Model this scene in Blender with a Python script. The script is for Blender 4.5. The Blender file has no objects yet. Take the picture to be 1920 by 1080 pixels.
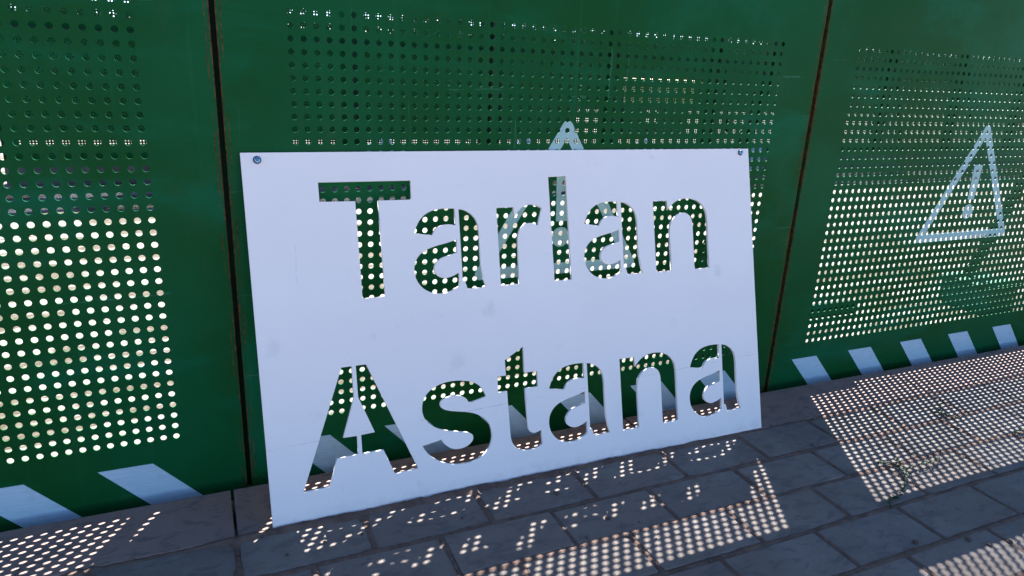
import bpy, bmesh, math, random
import numpy as np
from mathutils import Matrix, Vector

random.seed(7); RNG = np.random.default_rng(7)
S = bpy.context.scene
COL = S.collection
U = 0.0393                      # one hole pitch of the fence in metres; all layout below is in pitches
GZ = -5.17                      # level of the paving in pitches (bottom row of holes = 0)

def P(x, y, z):                 # pitches -> metres, paving top at z = 0
    return Vector((x * U, y * U, (z - GZ) * U))

# ------------------------------------------------------------------ camera
CAM = (-7.489, -60.664, 32.016)
RT = Vector((0.91582787, -0.3991822, 0.04373641))
UP = Vector((0.08382661, 0.29655263, 0.95133046))
FW = Vector((0.39272434, 0.86758867, -0.30505325))
FPX = 1324.43
cd = bpy.data.cameras.new('camera'); cam = bpy.data.objects.new('camera', cd); COL.objects.link(cam)
cd.sensor_width = 36.0; cd.lens = FPX / 1920 * 36; cd.clip_start = 0.02; cd.clip_end = 3000
m = Matrix((RT, UP, -FW)).transposed().to_4x4(); m.translation = P(*CAM)
cam.matrix_world = m
S.camera = cam

# ------------------------------------------------------------------ sky, sun, exposure
TOSUN = Vector((0.374, 0.641, 1.0)).normalized()
EL = math.asin(TOSUN.z); AZ = math.atan2(TOSUN.x, TOSUN.y)
w = bpy.data.worlds.new('World'); S.world = w; w.use_nodes = True
nt = w.node_tree; bg = nt.nodes['Background']
sky = nt.nodes.new('ShaderNodeTexSky'); sky.sky_type = 'NISHITA'; sky.sun_disc = False
sky.sun_elevation = EL; sky.sun_rotation = AZ
sky.air_density = 0.65; sky.dust_density = 0.1; sky.ozone_density = 3.0
nt.links.new(sky.outputs[0], bg.inputs[0]); bg.inputs[1].default_value = 0.05
sd = bpy.data.lights.new('sun', 'SUN'); so = bpy.data.objects.new('sun', sd); COL.objects.link(so)
sd.energy = 5.0; sd.angle = math.radians(0.53); sd.color = (1.0, 0.98, 0.95)
so.rotation_euler = (-TOSUN).to_track_quat('-Z', 'Y').to_euler()
so.location = (3, 3, 8)
S.view_settings.view_transform = 'Standard'; S.view_settings.look = 'None'
S.view_settings.gamma = 1.0; S.view_settings.use_curve_mapping = False
S.view_settings.exposure = 2.87
S.render.engine = 'CYCLES'
S.cycles.max_bounces = 8; S.cycles.diffuse_bounces = 5; S.cycles.glossy_bounces = 4
S.cycles.use_denoising = True
S.cycles.caustics_reflective = False; S.cycles.caustics_refractive = False

# ------------------------------------------------------------------ node helpers
class N:
    def __init__(self, name):
        self.m = bpy.data.materials.new(name); self.m.use_nodes = True
        self.t = self.m.node_tree; self.b = self.t.nodes['Principled BSDF']
    def n(self, typ, **kw):
        x = self.t.nodes.new(typ)
        for k, v in kw.items(): setattr(x, k, v)
        return x
    def l(self, a, b): self.t.links.new(a, b)
    def put(self, sock, v):
        if hasattr(v, 'is_output') or isinstance(v, bpy.types.NodeSocket): self.l(v, sock)
        else: sock.default_value = v
    def math(self, op, a, b=0.0, c=0.0, clamp=False):
        x = self.n('ShaderNodeMath', operation=op, use_clamp=clamp)
        self.put(x.inputs[0], a); self.put(x.inputs[1], b); self.put(x.inputs[2], c)
        return x.outputs[0]
    def vec(self, op, a, b=(0, 0, 0)):
        x = self.n('ShaderNodeVectorMath', operation=op)
        self.put(x.inputs[0], a)
        if op == 'SCALE': self.put(x.inputs[3], b)
        else: self.put(x.inputs[1], b)
        return x.outputs['Value'] if op in ('LENGTH', 'DOT_PRODUCT', 'DISTANCE') else x.outputs[0]
    def coord(self, which='Object'):
        return self.n('ShaderNodeTexCoord').outputs[which]
    def noise(self, vec, scale, detail=4, rough=0.55, dist=0.0):
        x = self.n('ShaderNodeTexNoise'); self.l(vec, x.inputs['Vector'])
        x.inputs['Scale'].default_value = scale; x.inputs['Detail'].default_value = detail
        x.inputs['Roughness'].default_value = rough; x.inputs['Distortion'].default_value = dist
        return x.outputs[0]
    def ramp(self, f, lo, hi):   # smooth 0..1 between lo and hi
        x = self.n('ShaderNodeMapRange', interpolation_type='SMOOTHSTEP')
        self.put(x.inputs[0], f); self.put(x.inputs[1], lo); self.put(x.inputs[2], hi)
        return x.outputs[0]
    def mix(self, f, a, b):
        x = self.n('ShaderNodeMix', data_type='RGBA')
        self.put(x.inputs[0], f)
        self.put(x.inputs[6], a if isinstance(a, bpy.types.NodeSocket) else (*a, 1)); self.put(x.inputs[7], b if isinstance(b, bpy.types.NodeSocket) else (*b, 1))
        return x.outputs[2]
    def scale(self, vec, s): return self.vec('MULTIPLY', vec, s)
    def bump(self, h, dist, strength=1.0):
        x = self.n('ShaderNodeBump'); self.l(h, x.inputs['Height'])
        x.inputs['Distance'].default_value = dist; x.inputs['Strength'].default_value = strength
        self.l(x.outputs[0], self.b.inputs['Normal']); return x
    def fin(self, col=None, rough=None, spec=None, metal=None):
        for k, v in (('Base Color', col), ('Roughness', rough), ('Specular IOR Level', spec), ('Metallic', metal)):
            if v is None: continue
            if k == 'Base Color' and not isinstance(v, bpy.types.NodeSocket): v = (*v, 1)
            self.put(self.b.inputs[k], v)
        return self.m

def seg(o, p, a, b):            # distance from p (x,0,z) to a segment, in metres
    a = Vector((a[0] * U, 0, a[1] * U)); b = Vector((b[0] * U, 0, b[1] * U)); ba = b - a
    pa = o.vec('SUBTRACT', p, tuple(a))
    h = o.math('DIVIDE', o.vec('DOT_PRODUCT', pa, tuple(ba)), ba.length_squared, clamp=True)
    q = o.vec('SUBTRACT', pa, o.vec('SCALE', tuple(ba), h))
    return o.vec('LENGTH', q), h

def mat_sheet(tri=True):
    o = N('green_enamel'); c = o.coord()
    oi = o.n('ShaderNodeObjectInfo')
    off = o.vec('ADD', c, o.vec('SCALE', (13.0, 7.0, 29.0), oi.outputs['Random']))
    sx = o.n('ShaderNodeSeparateXYZ'); o.l(c, sx.inputs[0]); X, Y, Z = sx.outputs
    n1 = o.noise(off, 1.4, 5, 0.6); n2 = o.noise(off, 7.0, 5, 0.6)
    col = o.mix(o.ramp(n1, 0.38, 0.66), (0.0028, 0.061, 0.0135), (0.0024, 0.078, 0.026))
    # repainted, slightly bluer brushed patches
    patch = o.math('MULTIPLY', o.ramp(o.noise(o.scale(off, (0.8, 1, 2.0)), 1.5, 5, 0.62, 0.3), 0.50, 0.66), 0.7)
    col = o.mix(patch, col, (0.0018, 0.100, 0.046))
    # vertical fading streaks
    st = o.noise(o.scale(off, (26, 26, 0.7)), 1.0, 3, 0.6)
    col = o.mix(o.math('MULTIPLY', o.ramp(st, 0.60, 0.80), 0.35), col, (0.012, 0.11, 0.055))
    # dust towards the foot, irregular
    dust = o.math('MULTIPLY', o.ramp(o.noise(o.scale(off, (3, 3, 1.2)), 3.0, 6, 0.7), 0.5, 0.85), 0.07)
    col = o.mix(dust, col, (0.13, 0.12, 0.085))
    # fine scratches
    for sc, th, r in (((2.5, 1, 60), 0.76, 0.22), ((70, 1, 3.0), 0.76, 0.22)):
        s = o.noise(o.vec('ADD', o.scale(off, sc), o.vec('SCALE', (1, 0, 1), o.math('MULTIPLY', n2, 1.5))), 1.0, 1, 0.4)
        col = o.mix(o.math('MULTIPLY', o.ramp(s, th, th + 0.06), r), col, (0.07, 0.26, 0.19))
    p0 = o.n('ShaderNodeCombineXYZ'); o.l(X, p0.inputs[0]); o.l(Z, p0.inputs[2]); p0 = p0.outputs[0]
    # a few long single scratches and a scuffed crease, kept where they were made
    wob = o.vec('ADD', p0, o.vec('SCALE', (0.3, 0, 1), o.math('MULTIPLY', o.math('SUBTRACT', n2, 0.5), 0.02)))
    for ix, a, b, wd, k in ((1, (13.8, 36.6), (32.5, 36.5), 0.16, 0.55), (2, (53.6, 33), (49.6, 13), 0.03, 0.55), (2, (42.2, 3.5), (41.9, -4), 0.10, 0.25),
                            (1, (1.5, -1), (-1.0, 5), 0.05, 0.3), (1, (-3.4, 30), (-3.2, 8), 0.12, 0.12), (3, (-3.6, 31), (-3.5, 12), 0.14, 0.3), (3, (9, 39), (15, 38.7), 0.05, 0.3)):
        d, h = seg(o, wob, a, b)
        d = o.math('SUBTRACT', 1.0, o.ramp(d, wd * U * 0.35, wd * U))
        brk = o.ramp(o.noise(off, 30, 3, 0.7), 0.36, 0.58)
        col = o.mix(o.math('MULTIPLY', o.math('MULTIPLY', d, brk), o.math('MULTIPLY', k, o.math('COMPARE', oi.outputs['Object Index'], ix, 0.5))), col, (0.03, 0.22, 0.15))
    if tri:                     # painted warning triangle, front face only
        front = o.math('LESS_THAN', Y, 0.0006)
        ed = o.vec('ADD', p0, o.vec('SCALE', (1, 0, 1), o.math('MULTIPLY', o.math('SUBTRACT', o.noise(c, 60, 2), 0.5), 0.004)))
        A, B, Cc = (25, 26.35), (16.55, 12.35), (33.45, 12.35)
        d = None
        for a, b in ((A, B), (B, Cc), (Cc, A)):
            s, _ = seg(o, ed, a, b)
            d = s if d is None else o.math('MINIMUM', d, s)
        ring = o.math('LESS_THAN', d, 0.57 * U)
        s, h = seg(o, ed, (25, 21.75), (25, 17.2))
        szx = o.n('ShaderNodeSeparateXYZ'); o.l(ed, szx.inputs[0])
        hw = o.math('SUBTRACT', 0.84 * U, o.math('MULTIPLY', h, 0.24 * U))
        inx = o.math('LESS_THAN', o.math('ABSOLUTE', o.math('SUBTRACT', szx.outputs[0], 25 * U)), hw)
        inz = o.math('MULTIPLY', o.math('LESS_THAN', szx.outputs[2], 21.8 * U), o.math('GREATER_THAN', szx.outputs[2], 17.2 * U))
        bar = o.math('MULTIPLY', inx, inz)
        dot = o.math('LESS_THAN', o.vec('DISTANCE', ed, (25 * U, 0, 15.6 * U)), 1.0 * U)
        mk = o.math('MAXIMUM', ring, o.math('MAXIMUM', bar, dot))
        thin = o.math('ADD', 0.70, o.math('MULTIPLY', o.noise(off, 22, 5, 0.7), 0.32), clamp=True)
        mk = o.math('MULTIPLY', o.math('MULTIPLY', mk, front), thin)
        col = o.mix(mk, col, (0.36, 0.55, 0.56))
    # rust along the two folded edges and at chipped spots
    ex = o.math('MINIMUM', o.math('ABSOLUTE', o.math('SUBTRACT', X, -5.37 * U)), o.math('ABSOLUTE', o.math('SUBTRACT', X, 55.37 * U)))
    ex = o.math('ADD', ex, o.math('MULTIPLY', o.math('SUBTRACT', o.noise(o.scale(off, (6, 6, 3)), 6.0, 5, 0.7), 0.5), 0.34 * U))
    rn = o.noise(o.scale(off, (9, 9, 1.6)), 4.0, 6, 0.72)
    e1 = o.math('MULTIPLY', o.math('SUBTRACT', 1.0, o.ramp(ex, 0.0, 0.16 * U)), o.ramp(rn, 0.34, 0.50))
    e2 = o.math('MULTIPLY', o.math('SUBTRACT', 1.0, o.ramp(ex, 0.0, 1.3 * U)), o.ramp(rn, 0.64, 0.72))
    e3 = o.math('MULTIPLY', o.math('SUBTRACT', 1.0, o.ramp(o.math('ABSOLUTE', o.math('SUBTRACT', ex, 0.36 * U)), 0.02 * U, 0.07 * U)), o.ramp(o.noise(o.scale(off, (1, 1, 0.8)), 5.0, 4, 0.6), 0.40, 0.58))
    sp = o.ramp(o.noise(off, 11.0, 4, 0.65), 0.735, 0.765)
    rust = o.math('MAXIMUM', o.math('MAXIMUM', e1, e2), o.math('MAXIMUM', sp, e3))
    rc = o.mix(o.ramp(o.noise(off, 60, 4, 0.7), 0.4, 0.65), (0.045, 0.018, 0.010), (0.15, 0.050, 0.020))
    col = o.mix(o.math('MULTIPLY', rust, 0.85), col, rc)
    rough = o.math('ADD', o.math('ADD', 0.38, o.math('MULTIPLY', n2, 0.18)), o.math('MULTIPLY', rust, 0.35))
    o.bump(o.math('ADD', o.noise(off, 2.2, 2, 0.4), o.math('MULTIPLY', o.noise(off, 160, 3, 0.6), 0.012)), 0.012, 0.5)
    return o.fin(col, rough, 0.07)

def mat_plain(name, col, rough=0.6, var=0.25, scale=12, metal=0.0, spec=0.4, bump=0.0):
    o = N(name); c = o.coord(); a = o.noise(c, scale, 5, 0.65)
    hi = tuple(min(1, v * (1 + var)) for v in col); lo = tuple(v * (1 - var) for v in col)
    if bump: o.bump(o.noise(c, scale * 6, 4, 0.7), bump)
    return o.fin(o.mix(o.ramp(a, 0.3, 0.7), lo, hi), rough, spec, metal)

def mat_stripe():
    o = N('worn_white_film'); c = o.coord()
    a = o.noise(o.scale(c, (3, 3, 60)), 3, 4, 0.6); b = o.noise(c, 20, 5, 0.7)
    col = o.mix(o.ramp(a, 0.35, 0.7), (0.35, 0.51, 0.62), (0.43, 0.59, 0.70))
    col = o.mix(o.math('MULTIPLY', o.ramp(b, 0.5, 0.8), 0.35), col, (0.22, 0.26, 0.26))
    col = o.mix(o.ramp(o.noise(c, 75, 2, 0.5), 0.74, 0.76), col, (0.06, 0.09, 0.08))
    return o.fin(col, 0.38, 0.5)

def mat_board(v0, sl, SPOTS):
    o = N('white_sheet_plastic'); c = o.coord()
    a = o.noise(c, 2.2, 5, 0.6); b = o.noise(c, 9, 4, 0.6); g = o.noise(o.scale(c, (1, 3, 1)), 14, 3, 0.5)
    col = o.mix(o.ramp(a, 0.3, 0.7), (0.785, 0.745, 0.74), (0.81, 0.77, 0.765))
    smudge = o.math('MULTIPLY', o.ramp(b, 0.60, 0.82), o.ramp(g, 0.40, 0.72))
    col = o.mix(o.math('MULTIPLY', smudge, 0.42), col, (0.46, 0.46, 0.47))
    sp = o.ramp(o.noise(c, 30, 2, 0.4), 0.775, 0.80)
    col = o.mix(o.math('MULTIPLY', sp, 0.35), col, (0.42, 0.42, 0.44))
    sv = o.n('ShaderNodeSeparateXYZ'); o.l(c, sv.inputs[0])
    grime = o.math('MULTIPLY', o.math('SUBTRACT', 1.0, o.ramp(o.math('SUBTRACT', sv.outputs[1], o.math('MULTIPLY', b, 0.05)), -0.012, 0.03)), o.ramp(o.noise(c, 24, 5, 0.7), 0.35, 0.65))
    col = o.mix(o.math('MULTIPLY', grime, 0.16), col, (0.30, 0.24, 0.20))
    scr = o.noise(o.vec('ADD', o.scale(c, (50, 2.2, 1)), o.vec('SCALE', (1, 1, 0), o.math('MULTIPLY', a, 3.0))), 1.0, 1, 0.4)
    col = o.mix(o.math('MULTIPLY', o.ramp(scr, 0.78, 0.81), 0.25), col, (0.5, 0.5, 0.52))
    for qx, qy, qr, qk in SPOTS:
        dd = o.vec('LENGTH', o.vec('MULTIPLY', o.vec('SUBTRACT', c, (qx, qy, 0.0)), (1, 1, 0)))
        ds = o.math('MULTIPLY', o.math('SUBTRACT', 1.0, o.ramp(o.math('ADD', dd, o.math('MULTIPLY', o.math('SUBTRACT', o.noise(c, 22, 5, 0.75), 0.5), qr * 3.2)), 0.0, qr)), 0.55)
        col = o.mix(o.math('MULTIPLY', ds, qk), col, (0.40, 0.41, 0.41))
    # pencil line ruled across the lower half, broken
    sx = o.n('ShaderNodeSeparateXYZ'); o.l(c, sx.inputs[0])
    d = o.math('ABSOLUTE', o.math('SUBTRACT', o.math('SUBTRACT', sx.outputs[1], v0), o.math('MULTIPLY', sx.outputs[0], sl)))
    ln = o.math('MULTIPLY', o.math('LESS_THAN', d, 0.0011), o.ramp(o.noise(c, 9, 4, 0.8), 0.38, 0.66))
    col = o.mix(o.math('MULTIPLY', ln, 0.5), col, (0.28, 0.28, 0.32))
    o.bump(o.noise(c, 1.6, 2, 0.4), 0.004, 0.4)
    return o.fin(col, o.math('ADD', 0.42, o.math('MULTIPLY', b, 0.14)), 0.45)

def mat_paver(name='grey_concrete_paver', ca=(0.130, 0.113, 0.106), cb=(0.232, 0.205, 0.190), dustk=0.7):
    o = N(name); c = o.coord('Generated'); g = o.n('ShaderNodeNewGeometry').outputs['Position']
    oi = o.n('ShaderNodeObjectInfo').outputs['Random']
    off = o.vec('ADD', g, o.vec('SCALE', (5.0, 3.0, 0), oi))
    a = o.noise(off, 5, 6, 0.65); f = o.noise(off, 240, 3, 0.7); k = o.noise(off, 45, 5, 0.7)
    tone = o.math('ADD', o.math('MULTIPLY', o.ramp(a, 0.3, 0.7), 0.55), o.math('MULTIPLY', oi, 0.45))
    col = o.mix(tone, ca, cb)
    col = o.mix(o.math('MULTIPLY', o.ramp(f, 0.55, 0.75), 0.45), col, tuple(v * 0.55 for v in ca))
    col = o.mix(o.math('MULTIPLY', o.ramp(k, 0.56, 0.72), 0.45), col, tuple(v * 1.35 for v in cb))
    # brown dust lying on the paving, in drifts
    dn = o.noise(g, 2.4, 6, 0.68, 0.4)
    sg = o.n('ShaderNodeSeparateXYZ'); o.l(g, sg.inputs[0])
    near = o.math('SUBTRACT', 1.0, o.ramp(o.math('ADD', sg.outputs[0], o.math('MULTIPLY', o.math('SUBTRACT', a, 0.5), 1.2)), 0.35, 2.1))
    lay = o.math('ADD', o.ramp(dn, 0.40, 0.66), o.math('ADD', o.math('MULTIPLY', near, 0.45), o.math('MULTIPLY', o.math('GREATER_THAN', oi, 0.8), 0.5)), clamp=True)
    grain = o.math('ADD', 0.6, o.math('MULTIPLY', o.noise(g, 90, 4, 0.75), 0.8), clamp=True)
    col = o.mix(o.math('MULTIPLY', o.math('MULTIPLY', lay, grain), dustk), col, (0.158, 0.126, 0.108))
    sw = o.ramp(o.noise(o.scale(off, (1.0, 2.2, 1)), 11, 6, 0.7, 0.6), 0.50, 0.62)
    col = o.mix(o.math('MULTIPLY', sw, 0.5), col, (0.09, 0.082, 0.082))
    stn = o.ramp(o.noise(g, 6.5, 4, 0.6), 0.64, 0.72)
    col = o.mix(o.math('MULTIPLY', stn, 0.25), col, (0.06, 0.052, 0.05))
    h = o.math('ADD', o.math('MULTIPLY', f, 0.35), o.math('ADD', o.math('MULTIPLY', k, 0.5), o.math('MULTIPLY', a, 0.8)))
    o.bump(h, 0.004, 0.8)
    return o.fin(col, 0.88, 0.25)

def mat_dirt(name, lo, hi, sc=18, rough=0.95, bump=0.006, patch=None):
    o = N(name); g = o.n('ShaderNodeNewGeometry').outputs['Position']
    a = o.noise(g, sc, 7, 0.72); f = o.noise(g, 260, 4, 0.7)
    col = o.mix(o.ramp(a, 0.32, 0.68), lo, hi)
    col = o.mix(o.math('MULTIPLY', o.ramp(f, 0.55, 0.72), 0.5), col, tuple(v * 0.5 for v in lo))
    if patch:
        pn = o.noise(o.scale(g, (0.55, 1.9, 1)), patch[1], 5, 0.62)
        spk = o.ramp(o.noise(g, 38, 5, 0.75), 0.40, 0.58)
        pm = o.math('MULTIPLY', o.ramp(pn, 0.485, 0.54), o.math('ADD', 0.62, o.math('MULTIPLY', spk, 0.38)))
        col = o.mix(pm, col, patch[0])
    o.bump(o.math('ADD', a, o.math('MULTIPLY', f, 0.4)), bump)
    return o.fin(col, rough, 0.2)

def mat_leaf(name, a, b):
    o = N(name); g = o.n('ShaderNodeNewGeometry')
    col = o.mix(o.ramp(o.noise(g.outputs['Position'], 9, 3), 0.35, 0.65), a, b)
    o.b.inputs['Subsurface Weight'].default_value = 0.0
    return o.fin(col, 0.6, 0.3)

# ------------------------------------------------------------------ mesh helpers
def tag(o, label=None, cat=None, group=None, kind=None):
    for k, v in (('label', label), ('category', cat), ('group', group), ('kind', kind)):
        if v: o[k] = v
    return o
def link(name, me, mat=None, parent=None, loc=None):
    o = bpy.data.objects.new(name, me); COL.objects.link(o)
    if mat and me and not me.materials: me.materials.append(mat)
    if parent: o.parent = parent
    if loc is not None: o.location = loc
    return o
def empty(name, loc=(0, 0, 0)):
    o = bpy.data.objects.new(name, None); o.empty_display_size = 0.1; o.location = loc; COL.objects.link(o); return o
def mesh(name, v, f, mat=None, smooth=False):
    me = bpy.data.meshes.new(name); me.from_pydata([tuple(a) for a in v], [], f); me.update()
    if mat: me.materials.append(mat)
    if smooth: me.polygons.foreach_set('use_smooth', [True] * len(me.polygons))
    return me
def box_mesh(name, lo, hi, mat, bev=0.0, seg_=2, jitter=0.0):
    bm = bmesh.new(); bmesh.ops.create_cube(bm, size=1.0)
    for v in bm.verts:
        v.co = Vector([(lo[i] + hi[i]) / 2 + v.co[i] * (hi[i] - lo[i]) for i in range(3)])
        if jitter: v.co += Vector([random.uniform(-jitter, jitter) for _ in range(3)])
    if bev: bmesh.ops.bevel(bm, geom=bm.edges[:], offset=bev, segments=seg_, affect='EDGES', profile=0.6)
    me = bpy.data.meshes.new(name); bm.to_mesh(me); bm.free(); me.materials.append(mat); return me
def tube_mesh(name, a, b, wx, wy, mat):     # rectangular tube between two points
    a, b = Vector(a), Vector(b); d = (b - a).normalized()
    s = Vector((1, 0, 0)) if abs(d.x) < 0.9 else Vector((0, 1, 0))
    t = d.cross(s).normalized(); s = t.cross(d).normalized()
    bm = bmesh.new(); r = []
    for p in (a, b):
        r.append([bm.verts.new(p + s * wx * i + t * wy * j) for i, j in ((-.5, -.5), (.5, -.5), (.5, .5), (-.5, .5))])
    for i in range(4): bm.faces.new((r[0][i], r[0][(i + 1) % 4], r[1][(i + 1) % 4], r[1][i]))
    bm.faces.new(r[0][::-1]); bm.faces.new(r[1])
    bmesh.ops.recalc_face_normals(bm, faces=bm.faces[:])
    bmesh.ops.bevel(bm, geom=bm.edges[:], offset=min(wx, wy) * 0.08, segments=2, affect='EDGES')
    me = bpy.data.meshes.new(name); bm.to_mesh(me); bm.free(); me.materials.append(mat); return me
def copy_tree(o, parent=None):
    c = o.copy(); COL.objects.link(c); c.parent = parent
    for ch in o.children: copy_tree(ch, c)
    return c
def vnoise(x, y, seed=0):       # value noise for meshes
    r = np.random.default_rng(seed).random((256, 256))
    xi = np.floor(x).astype(int); yi = np.floor(y).astype(int); fx = x - xi; fy = y - yi
    fx = fx * fx * (3 - 2 * fx); fy = fy * fy * (3 - 2 * fy)
    g = lambda a, b: r[a % 256, b % 256]
    return (g(xi, yi) * (1 - fx) + g(xi + 1, yi) * fx) * (1 - fy) + (g(xi, yi + 1) * (1 - fx) + g(xi + 1, yi + 1) * fx) * fy
def grid_mesh(name, x0, x1, nx, y0, y1, ny, zf, mat, smooth=True):
    xs = np.linspace(x0, x1, nx); ys = np.linspace(y0, y1, ny); X, Y = np.meshgrid(xs, ys)
    V = np.stack([X, Y, zf(X, Y)], -1).reshape(-1, 3)
    i = np.arange(nx * ny).reshape(ny, nx)
    F = np.stack([i[:-1, :-1], i[:-1, 1:], i[1:, 1:], i[1:, :-1]], -1).reshape(-1, 4)
    me = bpy.data.meshes.new(name); me.vertices.add(len(V)); me.vertices.foreach_set('co', V.ravel())
    me.loops.add(F.size); me.loops.foreach_set('vertex_index', F.ravel())
    me.polygons.add(len(F)); me.polygons.foreach_set('loop_start', np.arange(len(F)) * 4)
    me.update(calc_edges=True); me.materials.append(mat)
    if smooth: me.polygons.foreach_set('use_smooth', [True] * len(F))
    return me

# ------------------------------------------------------------------ the ground
M_dirt = mat_dirt('joint_dirt', (0.095, 0.062, 0.050), (0.165, 0.112, 0.092))
M_site = mat_dirt('pale_site_sand', (0.135, 0.124, 0.115), (0.185, 0.172, 0.160), 3.0, 0.95, 0.01, ((0.045, 0.036, 0.021), 2.1))
M_plaza = mat_dirt('pale_plaza_concrete', (0.135, 0.110, 0.098), (0.170, 0.140, 0.124), 6.0)
M_paver = mat_paver()
M_kerb = mat_paver('brown_grey_kerb_concrete', (0.215, 0.145, 0.124), (0.275, 0.190, 0.165), 0.2)

gr = link('ground', mesh('ground', [P(-40000, -40000, -7.6), P(40000, -40000, -7.6), P(40000, 40000, -7.6), P(-40000, 40000, -7.6)], [(0, 1, 2, 3)], M_plaza))
tag(gr, 'wide ground stretching away under and around the fence', 'ground', kind='structure')

SITE_Z = -5.6
def site_h(X, Y):
    return (SITE_Z - GZ) * U + (vnoise(X * 2.1, Y * 2.1, 3) - 0.5) * 0.03 + (vnoise(X * 9, Y * 9, 4) - 0.5) * 0.014
st = link('site_ground', grid_mesh('site_ground', -140 * U, 700 * U, 420, 1.6 * U, 160 * U, 90, site_h, M_site))
tag(st, 'pale sandy building site ground with brown patches behind the fence', 'ground', kind='structure')
st2 = link('far_site_ground', mesh('far_site_ground', [P(-900, 158, SITE_Z - .1), P(2600, 158, SITE_Z - .1), P(2600, 2600, SITE_Z - .1), P(-900, 2600, SITE_Z - .1)], [(0, 1, 2, 3)], M_site))
tag(st2, 'pale open ground beyond the second fence', 'ground', kind='structure')

# dirt bed that shows in the joints of the paving
ROW0, ROWH, PLEN, JOINT = -8.95, 5.16, 10.08, 0.42
def bed_h(X, Y):
    x, y = X / U, Y / U
    r_ = np.floor((ROW0 - y) / ROWH); dy = np.abs((ROW0 - y) / ROWH - np.round((ROW0 - y) / ROWH)) * ROWH
    ph = np.where(r_ % 2 == 0, 43.2, 38.35); dx = np.abs((x - ph) / PLEN - np.round((x - ph) / PLEN)) * PLEN
    d = np.minimum(dy, dx * 1.15); nz = vnoise(x * 0.45, y * 0.45, 11)
    wdt = 0.30 + 0.50 * np.clip(nz - 0.35, 0, 1) * np.clip((60 - x) / 50, 0.25, 1)
    h = -0.011 + (0.0085 + 0.005 * nz) * np.exp(-(d / wdt) ** 4) + 0.0030 * (vnoise(x * 2.3, y * 2.3, 12) - 0.5) + 0.0030 * (vnoise(x * 7, y * 7, 13) - 0.5)
    # a drift of earth along the foot of the leaning board
    drift = np.exp(-((y + 9.25) / 0.75) ** 2) * np.clip((46 - x) / 20, 0, 1) * np.clip((x + 12) / 6, 0, 1)
    h = h + drift * (0.004 + 0.012 * vnoise(x * 0.8, y * 0.8, 14))
    return np.minimum(h, 0.011)
pave = link('pavement', grid_mesh('pavement_bed', -44 * U, 128 * U, 860, -62 * U, -7.2 * U, 280, bed_h, M_dirt))
tag(pave, 'grey concrete block pavement with earth filled joints in front of the fence', 'pavement', kind='structure')
variants = []
for k in range(6):
    variants.append(box_mesh('paver', (-PLEN / 2 * U + JOINT / 2 * U, -ROWH / 2 * U + JOINT / 2 * U, -0.06),
                             (PLEN / 2 * U - JOINT / 2 * U, ROWH / 2 * U - JOINT / 2 * U, 0.0), M_paver, bev=random.uniform(0.005, 0.008), seg_=3, jitter=0.0012))
r = 0
while True:
    yc = ROW0 - ROWH * (r + 0.5)
    if yc < -64: break
    ph = 43.2 if r % 2 == 0 else 38.35
    k0 = math.floor((-46 - ph) / PLEN)
    x = ph + PLEN * (k0 + 0.5)
    while x < 130:
        o = link('paver', random.choice(variants), None, pave)
        o.location = P(x + random.uniform(-.08, .08), yc + random.uniform(-.07, .07), GZ) + Vector((0, 0, random.uniform(-0.0035, 0.0014)))
        o.rotation_euler = (random.uniform(-.006, .006), random.uniform(-.004, .004), random.uniform(-.006, .006) + (math.pi if random.random() < .5 else 0))
        x += PLEN
    r += 1
o = link('plaza_paving', mesh('plaza_paving', [P(-2000, -2000, GZ - .4), P(2000, -2000, GZ - .4), P(2000, -62, GZ - .4), P(-2000, -62, GZ - .4)], [(0, 1, 2, 3)], M_plaza))
tag(o, 'open paved ground on the street side of the fence', 'ground', kind='structure')
# kerb slabs along the foot of the fence
kerb = empty('kerb', P(0, -5.3, GZ)); tag(kerb, 'row of long brown grey concrete kerb slabs at the foot of the fence', 'kerb', kind='structure')
KL = 40.75
kv = [box_mesh('kerb_slab', (-KL / 2 * U + 0.11 * U, -3.5 * U, -0.12), (KL / 2 * U - 0.11 * U, 3.52 * U, 0.001), M_kerb, bev=0.004, seg_=2, jitter=0.001) for _ in range(2)]
for i in range(-2, 3):
    o = link('kerb_slab', kv[i % 2], None, kerb); o.location = ((-7.15 + KL * (i + 0.5)) * U, 0, random.uniform(-.001, .001))
    o.rotation_euler.z = random.uniform(-.0008, .0008)

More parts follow.
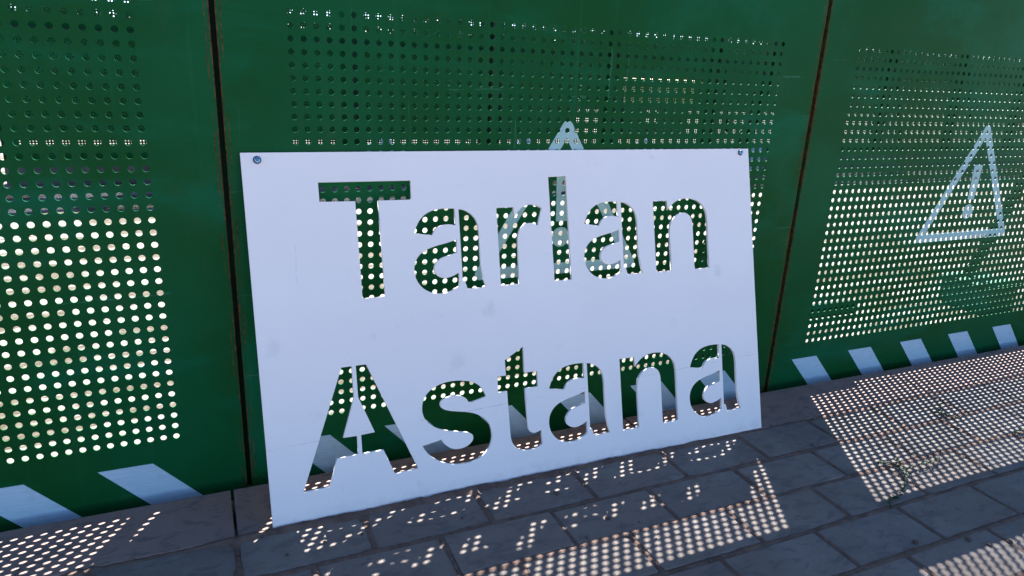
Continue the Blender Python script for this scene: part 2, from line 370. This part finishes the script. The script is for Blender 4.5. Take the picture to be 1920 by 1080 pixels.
# ------------------------------------------------------------------ perforated fence panel
M_sheet = mat_sheet(True)
M_tube = mat_plain('dark_green_tube', (0.005, 0.022, 0.012), 0.6, spec=0.12)
M_stripe = mat_stripe()
TOP = 72.0; BOT = -7.4; TH = 0.09; RAD = 0.25
def perforated_sheet():
    n = 16; NC = 51; xl, xr = -5.37, 55.37
    zones = [(0, 36), (44.3, 26)]        # (lowest row, number of rows)
    V = []; F = []
    def add(v): V.append(v); return len(V) - 1
    ang = [2 * math.pi * k / n + math.pi / 4 for k in range(n)]
    for side in (0, 1):
        y = 0.0 if side == 0 else TH
        flip = side == 1
        def face(ids): F.append(tuple(ids[::-1]) if flip else tuple(ids))
        for z0, nr in zones:
            base = len(V)
            for j in range(nr + 1):
                for i in range(NC + 1): V.append((i - .5, y, z0 + j - .5))
            for j in range(nr):
                for i in range(NC):
                    cb = len(V)
                    for a in ang: V.append((i + RAD * math.cos(a), y, z0 + j + RAD * math.sin(a)))
                    c00 = base + j * (NC + 1) + i; c10 = c00 + 1; c01 = c00 + NC + 1; c11 = c01 + 1
                    corners = [c11, c01, c00, c10]     # at 45, 135, 225, 315 degrees
                    q = n // 4
                    for s in range(4):
                        A, B = corners[s], corners[(s + 1) % 4]
                        arc = [cb + (s * q + t) % n for t in range(q + 1)]
                        face([A, B] + arc[::-1])
                    if side == 0: holes.append(cb)
                    else: holes_b.append(cb)
        bands = [(BOT, -0.5), (35.5, 43.8), (69.8, TOP)]
        rects = [(xl, xr, a, b) for a, b in bands]
        for z0, nr in zones: rects += [(xl, -.5, z0 - .5, z0 + nr - .5), (50.5, xr, z0 - .5, z0 + nr - .5)]
        for x0, x1, za, zb in rects:
            ids = [add((x0, y, za)), add((x1, y, za)), add((x1, y, zb)), add((x0, y, zb))]
            face(ids)
    for a, b in zip(holes, holes_b):
        for t in range(n):
            t2 = (t + 1) % n
            F.append((a + t, a + t2, b + t2, b + t))
    # folded back flanges and top edge
    for x, sx in ((xl, 1), (xr, -1)):
        for xa in (x, x + sx * TH):
            ids = [add((xa, 0.0, BOT)), add((xa, 1.1, BOT)), add((xa, 1.1, TOP)), add((xa, 0.0, TOP))]
            F.append(tuple(ids) if (sx > 0) == (xa == x) else tuple(ids[::-1]))
    ids = [add((xl, 0, TOP)), add((xr, 0, TOP)), add((xr, 1.1, TOP)), add((xl, 1.1, TOP))]; F.append(tuple(ids))
    V2 = np.array(V) * U
    return mesh('perforated_sheet', V2, F, M_sheet)
holes, holes_b = [], []
ME_sheet = perforated_sheet()
Lp = lambda x, y, z: Vector((x * U, y * U, z * U))
ME_post = box_mesh('post', Lp(-6.75, 1.15, BOT + .6), Lp(-4.45, 3.3, TOP - .4), M_tube, 0.003)
ME_rail = box_mesh('rail', Lp(-4.44, 2.2, 37.0), Lp(54.36, 3.6, 39.6), M_tube, 0.003)
ME_rail2 = box_mesh('rail', Lp(-4.44, 2.2, 70.1), Lp(54.36, 3.6, 71.7), M_tube, 0.003)
ME_brace = tube_mesh('brace', Lp(-5.6, 3.45, 47.5), Lp(-5.6, 18.2, -4.9), 1.25 * U, 1.25 * U, M_tube)
def stripe_mesh():
    v = [Lp(0, -.03, -2.28), Lp(4.15, -.03, -2.28), Lp(4.15 + 4.55, -.03, -7.3), Lp(4.55, -.03, -7.3)]
    v2 = [a + Vector((0, 0.028 * U, 0)) for a in v]
    return mesh('hazard_stripe', v + v2, [(0, 1, 2, 3)[::-1], (4, 5, 6, 7), (0, 4, 5, 1)[::-1], (1, 5, 6, 2)[::-1], (2, 6, 7, 3)[::-1], (3, 7, 4, 0)[::-1]], M_stripe)
ME_stripe = stripe_mesh()
def make_panel(stripes, detail=True):
    t = empty('fence_panel')
    link('perforated_sheet', ME_sheet, None, t); link('post', ME_post, None, t)
    link('rail', ME_rail, None, t); link('rail', ME_rail2, None, t); link('brace', ME_brace, None, t)
    for s in stripes: link('hazard_stripe', ME_stripe, None, t, Lp(s, 0, 0))
    return t
PER = 61.14
std = [-2.1 + 9.77 * k for k in range(6)]
G = 'green perforated panels of the fence line'
for i, stripes, lab in (
    (-2, std, 'green perforated fence panel out past the small kerb joint, well clear of the board'),
    (-1, [5.9, 15.4, 24.9, 34.4, 43.8], 'green perforated fence panel over the black kerb joint, its holes largest, beside the board'),
    (0, [-2.35, 7.03, 16.4, 25.8, 35.19, 44.4], 'green perforated fence panel directly behind the white lettered board'),
    (1, std, 'green perforated fence panel with a fully visible pale warning triangle beside the board'),
    (2, std, 'green perforated fence panel next beyond the one with the uncovered warning triangle')):
    t = make_panel(stripes); t.location = P(PER * i + (0 if i <= 0 else 0.13 * i), 0, 0)
    tag(t, lab, 'fence panel', G); t.children[0].pass_index = {0: 1, -1: 2, 1: 3}.get(i, 0)
    if i == 1:
        link('tie_bar', box_mesh('tie_bar', Lp(-4.4, 1.3, 2.3), Lp(8.8, 2.3, 4.0), M_tube, 0.003), None, t)
# steel ballast boxes on the brace feet
M_box = mat_plain('green_ballast_paint', (0.02, 0.11, 0.06), 0.5, 0.3, 8)
def ballast_box():
    bm = bmesh.new(); bmesh.ops.create_cube(bm, size=1)
    for v in bm.verts: v.co = Vector((v.co.x * 8.4 * U, v.co.y * 8 * U, (v.co.z + .5) * 4.6 * U))
    bmesh.ops.bevel(bm, geom=bm.edges[:], offset=0.012, segments=3, affect='EDGES')
    me = bpy.data.meshes.new('ballast_body'); bm.to_mesh(me); bm.free(); me.materials.append(M_box); return me
MEb = ballast_box(); MEl = box_mesh('lid', (-4.5 * U, -4.3 * U, 4.5 * U), (4.5 * U, 4.3 * U, 5.0 * U), M_box, 0.006)
for i in range(-1, 3):
    t = empty('ballast_box', P(PER * i - 5.6 + (0 if i <= 0 else .13 * i) + 0.6, 15.0, SITE_Z - .2))
    link('ballast_body', MEb, None, t); link('lid', MEl, None, t)
    tag(t, 'low green steel ballast box at the foot of a fence brace', 'ballast box', 'ballast boxes behind the fence')

# ------------------------------------------------------------------ second fence across the site, seen through the holes
FS = 0.767; FY = 170.0
far_std = [-2.1 + 9.77 * k for k in range(6)]
f0 = make_panel([]); f0.scale = (FS,) * 3; f0.rotation_euler.z = math.pi
fb = box_mesh('base_beam', Lp(-5.9, -.4, -15.0), Lp(55.2, 3.8, -7.0), mat_plain('dark_base_concrete', (0.10, 0.095, 0.09), 0.9, 0.3, 5), 0.01)
link('base_beam', fb, None, f0)
for i in range(-2, 10):
    t = f0 if i == -2 else copy_tree(f0)
    t.location = P(41.9 + 5.6 * FS - 12.0 + 46.9 * (i + 1), FY, 5.0)
    tag(t, 'perforated panel of the second fence across the site, seen through holes', 'fence panel', 'panels of the far fence')
M_bag = mat_plain('pale_blue_woven_bag', (0.20, 0.27, 0.34), 0.7, 0.25, 6)
def bag_mesh(sd_):
    bm = bmesh.new(); bmesh.ops.create_cube(bm, size=1)
    bmesh.ops.subdivide_edges(bm, edges=bm.edges[:], cuts=5, use_grid_fill=True)
    rr = random.Random(sd_); ph = [rr.uniform(0, 6) for _ in range(4)]
    for v in bm.verts:
        c = v.co * 2; l = (abs(c.x) ** 4 + abs(c.y) ** 4 + abs(c.z) ** 4) ** .25
        c = c / max(l, .01) * (1 + .06 * math.sin(4 * c.x + ph[0]) * math.sin(3 * c.z + ph[1]) + .05 * math.sin(5 * c.y + ph[2]))
        v.co = Vector((c.x * 7.5 * U, c.y * 6 * U, (c.z + 1) * 6.0 * U))
    me = bpy.data.meshes.new('bag_body'); bm.to_mesh(me); bm.free(); me.materials.append(M_bag)
    me.polygons.foreach_set('use_smooth', [True] * len(me.polygons)); return me
bm_ = [bag_mesh(k) for k in range(3)]
M_tie = mat_plain('bag_tie', (0.5, 0.5, 0.5), 0.7)
tie = box_mesh('bag_neck', (-1.6 * U, -1.4 * U, 11.4 * U), (1.6 * U, 1.4 * U, 13.6 * U), M_bag, 0.02, 3)
for i in range(-1, 4):
    t = empty('ballast_bag', P(46.0 + 46.9 * i, FY - 14, SITE_Z - .2)); t.rotation_euler.z = random.uniform(-.4, .4)
    link('bag_body', bm_[i % 3], None, t); link('bag_neck', tie, None, t)
    tag(t, 'pale blue woven ballast bag at a post of the far fence', 'bag', 'ballast bags along the far fence')

# ------------------------------------------------------------------ planting and sand beyond the far fence
M_leaf = [mat_leaf('hedge_leaf', (0.018, 0.045, 0.014), (0.035, 0.075, 0.02)), mat_leaf('tree_leaf', (0.03, 0.075, 0.022), (0.055, 0.11, 0.03))]
M_block = mat_plain('light_block_dark', (0.022, 0.022, 0.012), 0.95, 0.6, 30, bump=0.05)  # for the solid dark block added inside each hedge
M_bark = mat_plain('bark', (0.09, 0.065, 0.045), 0.9, 0.3, 20)
def leaves(name, centres, size, mat):
    n = len(centres); a = RNG.normal(size=(n, 3)); a /= np.linalg.norm(a, axis=1)[:, None]
    b = np.cross(a, RNG.normal(size=(n, 3))); b /= np.linalg.norm(b, axis=1)[:, None]
    s = size * (0.6 + 0.8 * RNG.random(n))[:, None]
    c = np.array(centres)
    V = np.stack([c - a * s, c - b * s * .5, c + a * s, c + b * s * .5], 1).reshape(-1, 3)
    F = np.arange(4 * n).reshape(-1, 4)
    return mesh(name, V, [tuple(map(int, f)) for f in F], mat)
def hedge(x0, x1, y, wd, h, n, label):
    L = (x1 - x0) * U; t = empty('hedge', P((x0 + x1) / 2, y, SITE_Z - .1))
    c = RNG.random((n, 3)) * np.array([L, wd * U, h * U]) - np.array([L / 2, wd * U / 2, 0])
    c[:, 2] *= 0.86 + 0.14 * vnoise(c[:, 0] * 1.3 + 40, c[:, 1] * 0 + 3, 5)
    link('foliage', leaves('foliage', c, 0.07, M_leaf[0]), None, t)
    link('light_block_core', box_mesh('light_block_core', (-L / 2 + .1, -wd * U * .32, 0), (L / 2 - .1, wd * U * .32, h * U * .74), M_block, 0.05), None, t)  # dark box added inside the leaves to stop light leaking through
    for k in range(int(L / 1.2)):
        x = -L / 2 + 0.6 + k * 1.2
        link('stem', tube_mesh('stem', (x, 0, -.02), (x + .1, .05, h * U * .8), .04, .04, M_bark), None, t)
    tag(t, label, 'hedge'); return t
hedge(-220, 196, 312, 18, 56, 34000, 'long dark clipped hedge close behind the far fence')
hedge(150, 1250, 560, 22, 86, 36000, 'long dark hedge well back beyond the yellow skip')
def tree(x, y, h, r, n, label):
    t = empty('tree', P(x, y, SITE_Z - .2)); trunk = bmesh.new()
    def limb(a, b, ra, rb):
        a, b = Vector(a), Vector(b); d = (b - a).normalized(); s = d.orthogonal().normalized(); q = d.cross(s); ring = []
        for p_, rr in ((a, ra), (b, rb)):
            ring.append([trunk.verts.new(p_ + (s * math.cos(k * math.pi / 4) + q * math.sin(k * math.pi / 4)) * rr) for k in range(8)])
        for k in range(8): trunk.faces.new((ring[0][k], ring[0][(k + 1) % 8], ring[1][(k + 1) % 8], ring[1][k]))
    limb((0, 0, -.1), (.05, 0, h * .45), .16, .11); limb((.05, 0, h * .44), (0, .1, h * .8), .11, .04)
    cl = []
    for k in range(9):
        a = k * 2.4; z = h * random.uniform(.42, .95); rr = r * random.uniform(.3, .8) * (1.15 - abs(z / h - .6))
        tip = (math.cos(a) * rr, math.sin(a) * rr, z); limb((.04, 0, h * random.uniform(.35, .6)), tip, .06, .02); cl.append(tip)
    cl += [(0, 0, h * .95), (0, 0, h * .7)]
    me = bpy.data.meshes.new('trunk'); trunk.to_mesh(me); trunk.free(); me.materials.append(M_bark); link('trunk', me, None, t)
    c = np.concatenate([np.array(p_) + RNG.normal(size=(n // len(cl), 3)) * r * np.array([.27, .27, .2]) for p_ in cl])
    link('crown', leaves('crown', c, 0.09, M_leaf[1]), None, t)
    tag(t, label, 'tree', 'trees beyond the far fence')
for x, y, h in ((-150, 470, 5.5), (30, 520, 6.2), (190, 640, 6.0), (420, 720, 6.6), (700, 700, 5.8), (1000, 760, 6.4)):
    tree(x, y, h, 2.3, 5200, 'leafy green tree standing beyond the far fence')
M_skip = mat_plain('cream_yellow_paint', (0.62, 0.52, 0.27), 0.55, 0.12, 4)
def prism(name, x0, x1, y, z0, z1, tp, mat):   # tapered tub, wider at the top
    v = []
    for z, e in ((z0, 0.0), (z1, tp)):
        v += [(x0 - e, y[0] - e, z), (x1 + e, y[0] - e, z), (x1 + e, y[1] + e, z), (x0 - e, y[1] + e, z)]
    v = [tuple(U * c_ for c_ in q) for q in v]
    return mesh(name, v, [(3, 2, 1, 0), (4, 5, 6, 7), (0, 1, 5, 4), (1, 2, 6, 5), (2, 3, 7, 6), (3, 0, 4, 7)], mat)
t = empty('skip', P(262, 330, SITE_Z - .1))
link('tub', prism('tub', -21, 21, (-12, 12), 15, 29.6, 2, M_skip), None, t)
link('rim', box_mesh('rim', Lp(-24, -15, 29.7), Lp(24, 15, 31.2), M_skip, 0.01), None, t)
for x in (-14, 14): link('skid', box_mesh('skid', Lp(x - 2, -12, 0), Lp(x + 2, 12, 14.9), M_tube, 0.01), None, t)
for x in (-8, 0, 8): link('rib', box_mesh('rib', Lp(x - .7, -14.2, 15.5), Lp(x + .7, -13.2, 29.5), M_skip, 0.006), None, t)
tag(t, 'cream yellow steel skip on dark skids beyond the far fence', 'skip')

# ------------------------------------------------------------------ the lettered board
BL = Vector((-4.36, -8.70, GZ)); BR = Vector((46.95, -8.70, GZ)); TL = Vector((-4.20, -0.35, 24.2))
BW = BR.x - BL.x
upv = Vector((0, TL.y - BL.y, TL.z - BL.z)); BH = upv.length; upv.normalize()
nrm = Vector((1, 0, 0)).cross(upv)          # faces the street
BT = 0.30                                   # board thickness
def uv(px, py):                             # pixel -> board coordinates (pitches), by meeting the board's front plane
    d = FW + RT * ((px - 960) / FPX) - UP * ((py - 540) / FPX); c = Vector(CAM)
    t = (BL - c).dot(nrm) / d.dot(nrm); p = c + d * t - BL
    return (p.x, p.dot(upv))
def tr(pts, sc, ox, oy):
    return [(uv(ox + p[0] / sc, oy + p[1] / sc), len(p) > 2) for p in pts]
c = 1
gT = [tr([(70, 95, c), (820, 79, c), (826, 234, c), (557, 242, c), (617, 1019, c), (432, 1036, c), (372, 247, c), (82, 253, c)], 4.32, 580, 320)]
ga = [tr([(500, 112, c), (510, 285, c), (475, 277), (430, 273), (380, 279), (335, 297), (300, 330), (272, 385, c), (90, 363, c), (110, 300), (150, 225), (205, 170), (280, 132), (370, 115), (430, 112)], 5.4, 760, 370),
      tr([(520, 428, c), (525, 558, c), (430, 590), (365, 615), (325, 648), (299, 690), (295, 735), (312, 775), (350, 805), (400, 818), (450, 808), (500, 788), (545, 760, c), (552, 893, c), (505, 925), (450, 952), (400, 968), (345, 974), (285, 968), (220, 945), (165, 905), (120, 845), (97, 780), (92, 715), (105, 650), (140, 590), (190, 545), (250, 515), (320, 490), (420, 462)], 5.4, 760, 370),
      tr([(538, 118, c), (590, 128), (650, 158), (700, 205), (730, 265), (744, 340), (751, 450), (758, 580), (766, 690), (781, 770), (800, 850), (822, 908, c), (632, 926, c), (605, 848, c), (583, 847, c)], 5.4, 760, 370)]
gn = [tr([(865, 105, c), (1024, 97, c), (1032, 205, c), (1065, 160), (1110, 115), (1170, 85), (1240, 72), (1315, 80), (1385, 112), (1436, 165), (1464, 225), (1478, 320), (1484, 450, c), (1502, 848, c), (1335, 866, c), (1314, 420, c), (1308, 345), (1290, 285), (1250, 243), (1200, 231), (1150, 247), (1106, 285), (1075, 335), (1060, 400), (1058, 470, c), (1080, 885, c), (905, 900, c)], 6, 1080, 360)]
gr_ = [tr([(97, 328, c), (248, 321, c), (254, 412, c), (285, 365), (320, 325), (365, 303), (410, 299), (455, 310), (498, 330, c), (460, 482, c), (425, 466), (385, 460), (342, 473), (310, 505), (293, 550), (286, 610, c), (300, 998, c), (138, 1012, c)], 4.695, 910, 320)]
gl = [tr([(553, 55, c), (708, 47, c), (762, 958, c), (610, 970, c)], 4.695, 910, 320)]
gA = [tr([(333, 80, c), (413, 70, c), (430, 315, c), (347, 628, c), (456, 612, c), (465, 755, c), (299, 790, c), (241, 1010, c), (38, 1053, c)], 4.154, 560, 670),
      tr([(445, 65, c), (525, 55, c), (933, 865, c), (752, 907, c), (662, 721, c), (497, 749, c), (487, 605, c), (594, 583, c), (463, 308, c)], 4.154, 560, 670)]
gs = [tr([(593, 465, c), (448, 521, c), (425, 486), (390, 463), (345, 456), (290, 463), (240, 482), (212, 507), (205, 537), (221, 565), (260, 582), (320, 590), (400, 595), (470, 603), (530, 622), (580, 652), (617, 693), (637, 750), (642, 810), (628, 870), (597, 925), (545, 976), (480, 1012), (400, 1032), (310, 1036), (220, 1018), (150, 985), (95, 940), (55, 885, c), (216, 830, c), (240, 865), (280, 895), (330, 910), (385, 903), (435, 882), (471, 848), (484, 815), (475, 786), (440, 769), (380, 763), (300, 758), (220, 746), (150, 721), (90, 676), (60, 620), (52, 560), (65, 495), (100, 435), (160, 385), (240, 350), (330, 333), (410, 333), (470, 342), (530, 370), (565, 410)], 4.5, 780, 640)]
gt = [tr([(750, 160, c), (904, 44, c), (914, 264, c), (1024, 252, c), (1030, 380, c), (920, 396, c), (944, 690, c), (952, 742), (976, 768), (1010, 770), (1057, 748, c), (1070, 865, c), (1020, 896), (960, 914), (905, 916), (860, 905), (825, 875), (805, 828), (796, 765, c), (768, 420, c), (693, 430, c), (688, 297, c), (760, 290, c)], 4.5, 780, 640)]
def bbox_ref(g, lo, hi): return g
def place(g, refs, targets):                # same glyph again, moved to where its reference corners stand
    n = len(refs); du = sum(t_[0] - r_[0] for r_, t_ in zip(refs, targets)) / n; dv = sum(t_[1] - r_[1] for r_, t_ in zip(refs, targets)) / n
    return [[((p[0] + du, p[1] + dv), k) for p, k in poly] for poly in g]
ra = [uv(760 + 90 / 5.4, 370 + 363 / 5.4), uv(760 + 822 / 5.4, 370 + 908 / 5.4)]
a2 = place(ga, ra, [uv(1080 + 90 / 6, 360 + 355 / 6), uv(1080 + 762 / 6, 360 + 911 / 6)])
a3 = place(ga, ra, [uv(1010 + 107 / 5.687, 660 + 389 / 5.687), uv(1010 + 768 / 5.687, 660 + 859 / 5.687)])
a4 = place(ga, ra, [uv(1150 + 806 / 5.685, 630 + 333 / 5.685), uv(1150 + 1368 / 5.685, 630 + 769 / 5.685)])
rn_ = [uv(1080 + 865 / 6, 360 + 105 / 6), uv(1080 + 1502 / 6, 360 + 848 / 6), uv(1080 + 905 / 6, 360 + 900 / 6)]
n2 = place(gn, rn_, [uv(1150 + 66 / 5.685, 630 + 245 / 5.685), uv(1150 + 691 / 5.685, 630 + 892 / 5.685), uv(1150 + 107 / 5.685, 630 + 1008 / 5.685)])
glyphs = gT + ga + gr_ + gl + a2 + gn + gA + gs + gt + a3 + n2 + a4
def smooth_poly(poly, sub=5):               # corners stay sharp, the rest becomes a Catmull-Rom curve
    n = len(poly); out = []
    for i in range(n):
        (p1, c1), (p2, c2) = poly[i], poly[(i + 1) % n]
        if c1 and c2: out.append(p1); continue
        p0 = poly[i - 1][0] if not c1 else (2 * p1[0] - p2[0], 2 * p1[1] - p2[1])
        p3 = poly[(i + 2) % n][0] if not c2 else (2 * p2[0] - p1[0], 2 * p2[1] - p1[1])
        for k in range(sub):
            t = k / sub
            out.append(tuple(.5 * (2 * p1[d] + (p2[d] - p0[d]) * t + (2 * p0[d] - 5 * p1[d] + 4 * p2[d] - p3[d]) * t * t + (3 * p1[d] - p0[d] - 3 * p2[d] + p3[d]) * t ** 3) for d in (0, 1)))
    return out
cu = bpy.data.curves.new('board_outline', 'CURVE'); cu.dimensions = '2D'; cu.fill_mode = 'BOTH'
def spl(pts):
    s = cu.splines.new('POLY'); s.points.add(len(pts) - 1); s.use_cyclic_u = True
    for a, b in zip(s.points, pts): a.co = (b[0] * U, b[1] * U, 0, 1)
spl([(0, 0), (BW, 0), (BW, BH), (0, BH)])
for g in glyphs: spl(smooth_poly(g))
cu.extrude = BT / 2 * U - 0.0006; cu.bevel_depth = 0.0006; cu.bevel_resolution = 1; cu.offset = -0.0006
tmp = bpy.data.objects.new('tmp', cu); COL.objects.link(tmp)
dg = bpy.context.evaluated_depsgraph_get()
bme = bpy.data.meshes.new_from_object(tmp.evaluated_get(dg)); bpy.data.objects.remove(tmp)
bme.materials.clear()
la, lb = uv(540, 838), uv(952, 756); slope = (lb[1] - la[1]) / (lb[0] - la[0])
SPOTS = [(*(v * U for v in uv(x, y)), r_, k_) for x, y, r_, k_ in ((915, 581, .035, .5), (512, 648, .04, .35), (860, 678, .05, .3), (1245, 510, .02, .5), (785, 905, .025, .4), (700, 632, .02, .4), (1110, 300, .06, .12), (1345, 505, .03, .25), (748, 805, .008, .7), (1050, 650, .02, .3))]
M_board = mat_board((la[1] - la[0] * slope) * U, slope, SPOTS)
board = empty('lettered_board', P(*BL))
bm4 = Matrix((Vector((1, 0, 0)), upv, nrm)).transposed().to_4x4(); bm4.translation = P(*BL)
board.matrix_world = bm4
tag(board, 'large white board with two rows of cut-out stencil letters leaning on the green fence', 'sign')
panel = link('board_panel', bme, M_board, board, (0, 0, -BT / 2 * U))
M_zinc = mat_plain('blued_zinc', (0.20, 0.34, 0.46), 0.35, 0.3, 60, 0.85)
M_wash = mat_plain('dark_washer', (0.07, 0.075, 0.09), 0.5, 0.3, 60, 0.6)
def lathe(name, prof, n, mat):
    v = []; f = []
    for r_, z_ in prof:
        for k in range(n): a = 2 * math.pi * k / n; v.append((r_ * math.cos(a), r_ * math.sin(a), z_))
    for j in range(len(prof) - 1):
        for k in range(n): f.append((j * n + k, j * n + (k + 1) % n, (j + 1) * n + (k + 1) % n, (j + 1) * n + k))
    f.append(tuple(range((len(prof) - 1) * n, len(prof) * n)))
    return mesh(name, v, f, mat)
ME_w = lathe('washer', [(.0125, -.002), (.0125, .0018), (.012, .0022), (.004, .0022)], 28, M_wash)
ME_h = lathe('bolt_head', [(.0095, .002), (.0098, .0025), (.0098, .0062), (.0085, .0078), (.005, .0084), (.0045, .0079), (.003, .005)], 6 * 4, M_zinc)
for px, py in ((482, 300), (1388, 286)):
    a = uv(px, py); b_ = empty('bolt'); b_.parent = board; b_.location = (a[0] * U, a[1] * U, 0)
    link('washer', ME_w, None, b_); link('bolt_head', ME_h, None, b_)

# ------------------------------------------------------------------ weeds, clods and grit on the paving
M_weed = mat_leaf('weed_leaf', (0.04, 0.062, 0.028), (0.085, 0.105, 0.062)); M_stem = mat_plain('weed_stem', (0.12, 0.10, 0.06), 0.8)
def onpave(px, py, h=0.0):
    d = FW + RT * ((px - 960) / FPX) - UP * ((py - 540) / FPX); cc = Vector(CAM); t = (GZ - cc.z) / d.z
    p = cc + d * t; return P(p.x, p.y, GZ) + Vector((0, 0, h))
def weed(root, runners, label, leaf=0.013):
    base = onpave(*root); t = empty('weed', base)
    LV = []; LF = []
    for ri, (pts, hgt) in enumerate(runners):
        w_ = [onpave(*p) - base for p in pts]; w_ = [Vector((0, 0, 0.0))] + w_
        bm = bmesh.new(); prev = None; path = []
        for k in range(len(w_) - 1):
            for s in range(6): path.append(w_[k].lerp(w_[k + 1], s / 6))
        path.append(w_[-1]); n = len(path)
        path = [p + Vector((random.uniform(-.002, .002), random.uniform(-.002, .002), 0.003 + hgt * math.sin(math.pi * min(1, k / n * .9)) + random.uniform(0, .003))) for k, p in enumerate(path)]
        for k, p in enumerate(path):
            rr = 0.0013 * (1 - .5 * k / n)
            ring = [bm.verts.new(p + Vector((0, math.cos(q * 2.094) * rr, math.sin(q * 2.094) * rr + rr))) for q in range(3)]
            if prev:
                for q in range(3): bm.faces.new((prev[q], prev[(q + 1) % 3], ring[(q + 1) % 3], ring[q]))
            prev = ring
        me = bpy.data.meshes.new('stem'); bm.to_mesh(me); bm.free(); me.materials.append(M_stem); link('stem', me, None, t)
        for k in range(1, n):
            for _ in range(random.choice((2, 3, 3, 4))):
                p = path[k]; a = random.uniform(0, 6.283); d = Vector((math.cos(a), math.sin(a), random.uniform(.1, .9))).normalized()
                L = leaf * random.uniform(.6, 1.35); sd_ = d.cross(Vector((0, 0, 1))).normalized(); b0 = len(LV)
                up_ = sd_.cross(d)
                for fr, wd in ((0, .05), (.35, .24), (.7, .26), (1, .02)):
                    cpt = p + d * L * fr + up_ * L * .18 * math.sin(fr * 3.1) + Vector((0, 0, .001))
                    LV.extend([cpt - sd_ * L * wd, cpt + sd_ * L * wd])
                for j in range(3): LF.append((b0 + 2 * j, b0 + 2 * j + 1, b0 + 2 * j + 3, b0 + 2 * j + 2))
    link('leaves', mesh('leaves', LV, LF, M_weed), None, t)
    tag(t, label, 'weed', 'weeds growing in the paving joints')
weed((1690, 886), [([(1670, 873), (1640, 874)], .004), ([(1700, 900), (1692, 925), (1680, 940)], .012), ([(1720, 880), (1748, 873), (1758, 866)], .014), ([(1684, 872), (1678, 868)], .01)],
     'straggling weed with grey green leaves sprawling from a joint, largest of the weeds')
weed((1766, 780), [([(1778, 784), (1802, 789)], .004), ([(1760, 770), (1758, 765)], .012), ([(1750, 778)], .006)], 'small weed tuft in a joint amid the dotted sunlight')
weed((1908, 815), [([(1914, 810)], .01), ([(1902, 818)], .006)], 'tiny weed sprig in a paving joint beside a sunlit paver', 0.012)
weed((1664, 948), [([(1672, 940), (1682, 938)], .006), ([(1668, 957)], .004)], 'dark flat weed sprig in shade in a joint below the large weed', 0.012)
M_clod = mat_dirt('earth_clod', (0.07, 0.05, 0.042), (0.13, 0.10, 0.08), 60)
M_stone = mat_dirt('grey_pebble', (0.16, 0.15, 0.145), (0.26, 0.25, 0.24), 60)
def stone_mesh(name, r, sub, mat, seed):
    rr = random.Random(seed); bm = bmesh.new(); bmesh.ops.create_icosphere(bm, subdivisions=sub, radius=r)
    ax = [rr.uniform(.75, 1.25), rr.uniform(.75, 1.25), rr.uniform(.5, .8)]
    for v in bm.verts: v.co = Vector([v.co[i] * ax[i] * rr.uniform(.86, 1.12) for i in range(3)])
    me = bpy.data.meshes.new(name); bm.to_mesh(me); bm.free(); me.materials.append(mat); return me
cl = [stone_mesh('earth_clod', 0.0085, 2, M_clod, k) for k in range(4)] + [stone_mesh('earth_clod', 0.006, 2, M_clod, k + 9) for k in range(3)]
for k, (px, py) in enumerate([(1043, 926), (1139, 973), (1815, 1012), (1855, 1022), (1892, 1016), (1523, 836), (1716, 1017), (1588, 971), (677, 977), (679, 1003), (1189, 1002), (1176, 1006), (538, 1041), (609, 1018), (446, 1039), (1408, 943), (1330, 1052), (492, 1007), (866, 972), (1100, 1008), (826, 1014)]):
    me = cl[k % 4] if k < 8 else cl[4 + k % 3]
    o = link('earth_clod', me, None, None, onpave(px, py, 0.003)); o.rotation_euler.z = random.uniform(0, 6)
    tag(o, 'small crumbly dark clod of earth lying on the paving', 'clod', 'clods of earth on the paving')
gv = []; gf = []
ico = bmesh.new(); bmesh.ops.create_icosphere(ico, subdivisions=1, radius=1); iv = [v.co.copy() for v in ico.verts]; iff = [[v.index for v in f.verts] for f in ico.faces]; ico.free()
for k in range(5200):
    x = random.uniform(-30, 112)
    if random.random() < .55:
        y = ROW0 - ROWH * random.randint(0, 8) + random.gauss(0, .22)
    elif random.random() < .5:
        rr = random.randint(0, 8); ph = 43.2 if rr % 2 == 0 else 38.35
        x = ph + PLEN * random.randint(-7, 6) + random.gauss(0, .18); y = ROW0 - ROWH * (rr + random.random())
    else: y = random.uniform(-52, -2.5)
    if x > 45 and random.random() < .45: continue
    s = min(0.0042, random.lognormvariate(-6.6, .42)); p = P(x, y, GZ) + Vector((0, 0, s * .35 - 0.0005))
    a = random.uniform(0, 6.28); ca, sa = math.cos(a), math.sin(a); b0 = len(gv); e = [random.uniform(.7, 1.3) for _ in range(3)]
    for v in iv:
        q = Vector((v.x * e[0], v.y * e[1], v.z * e[2] * .7)) * s * random.uniform(.85, 1.15)
        gv.append(p + Vector((q.x * ca - q.y * sa, q.x * sa + q.y * ca, q.z)))
    gf += [tuple(b0 + i for i in f) for f in iff]
o = link('grit', mesh('grit', gv, gf, mat_dirt('grit', (0.09, 0.068, 0.056), (0.19, 0.155, 0.13), 30)))
tag(o, 'fine grit and earth crumbs scattered over the paving and joints', 'grit', kind='stuff')
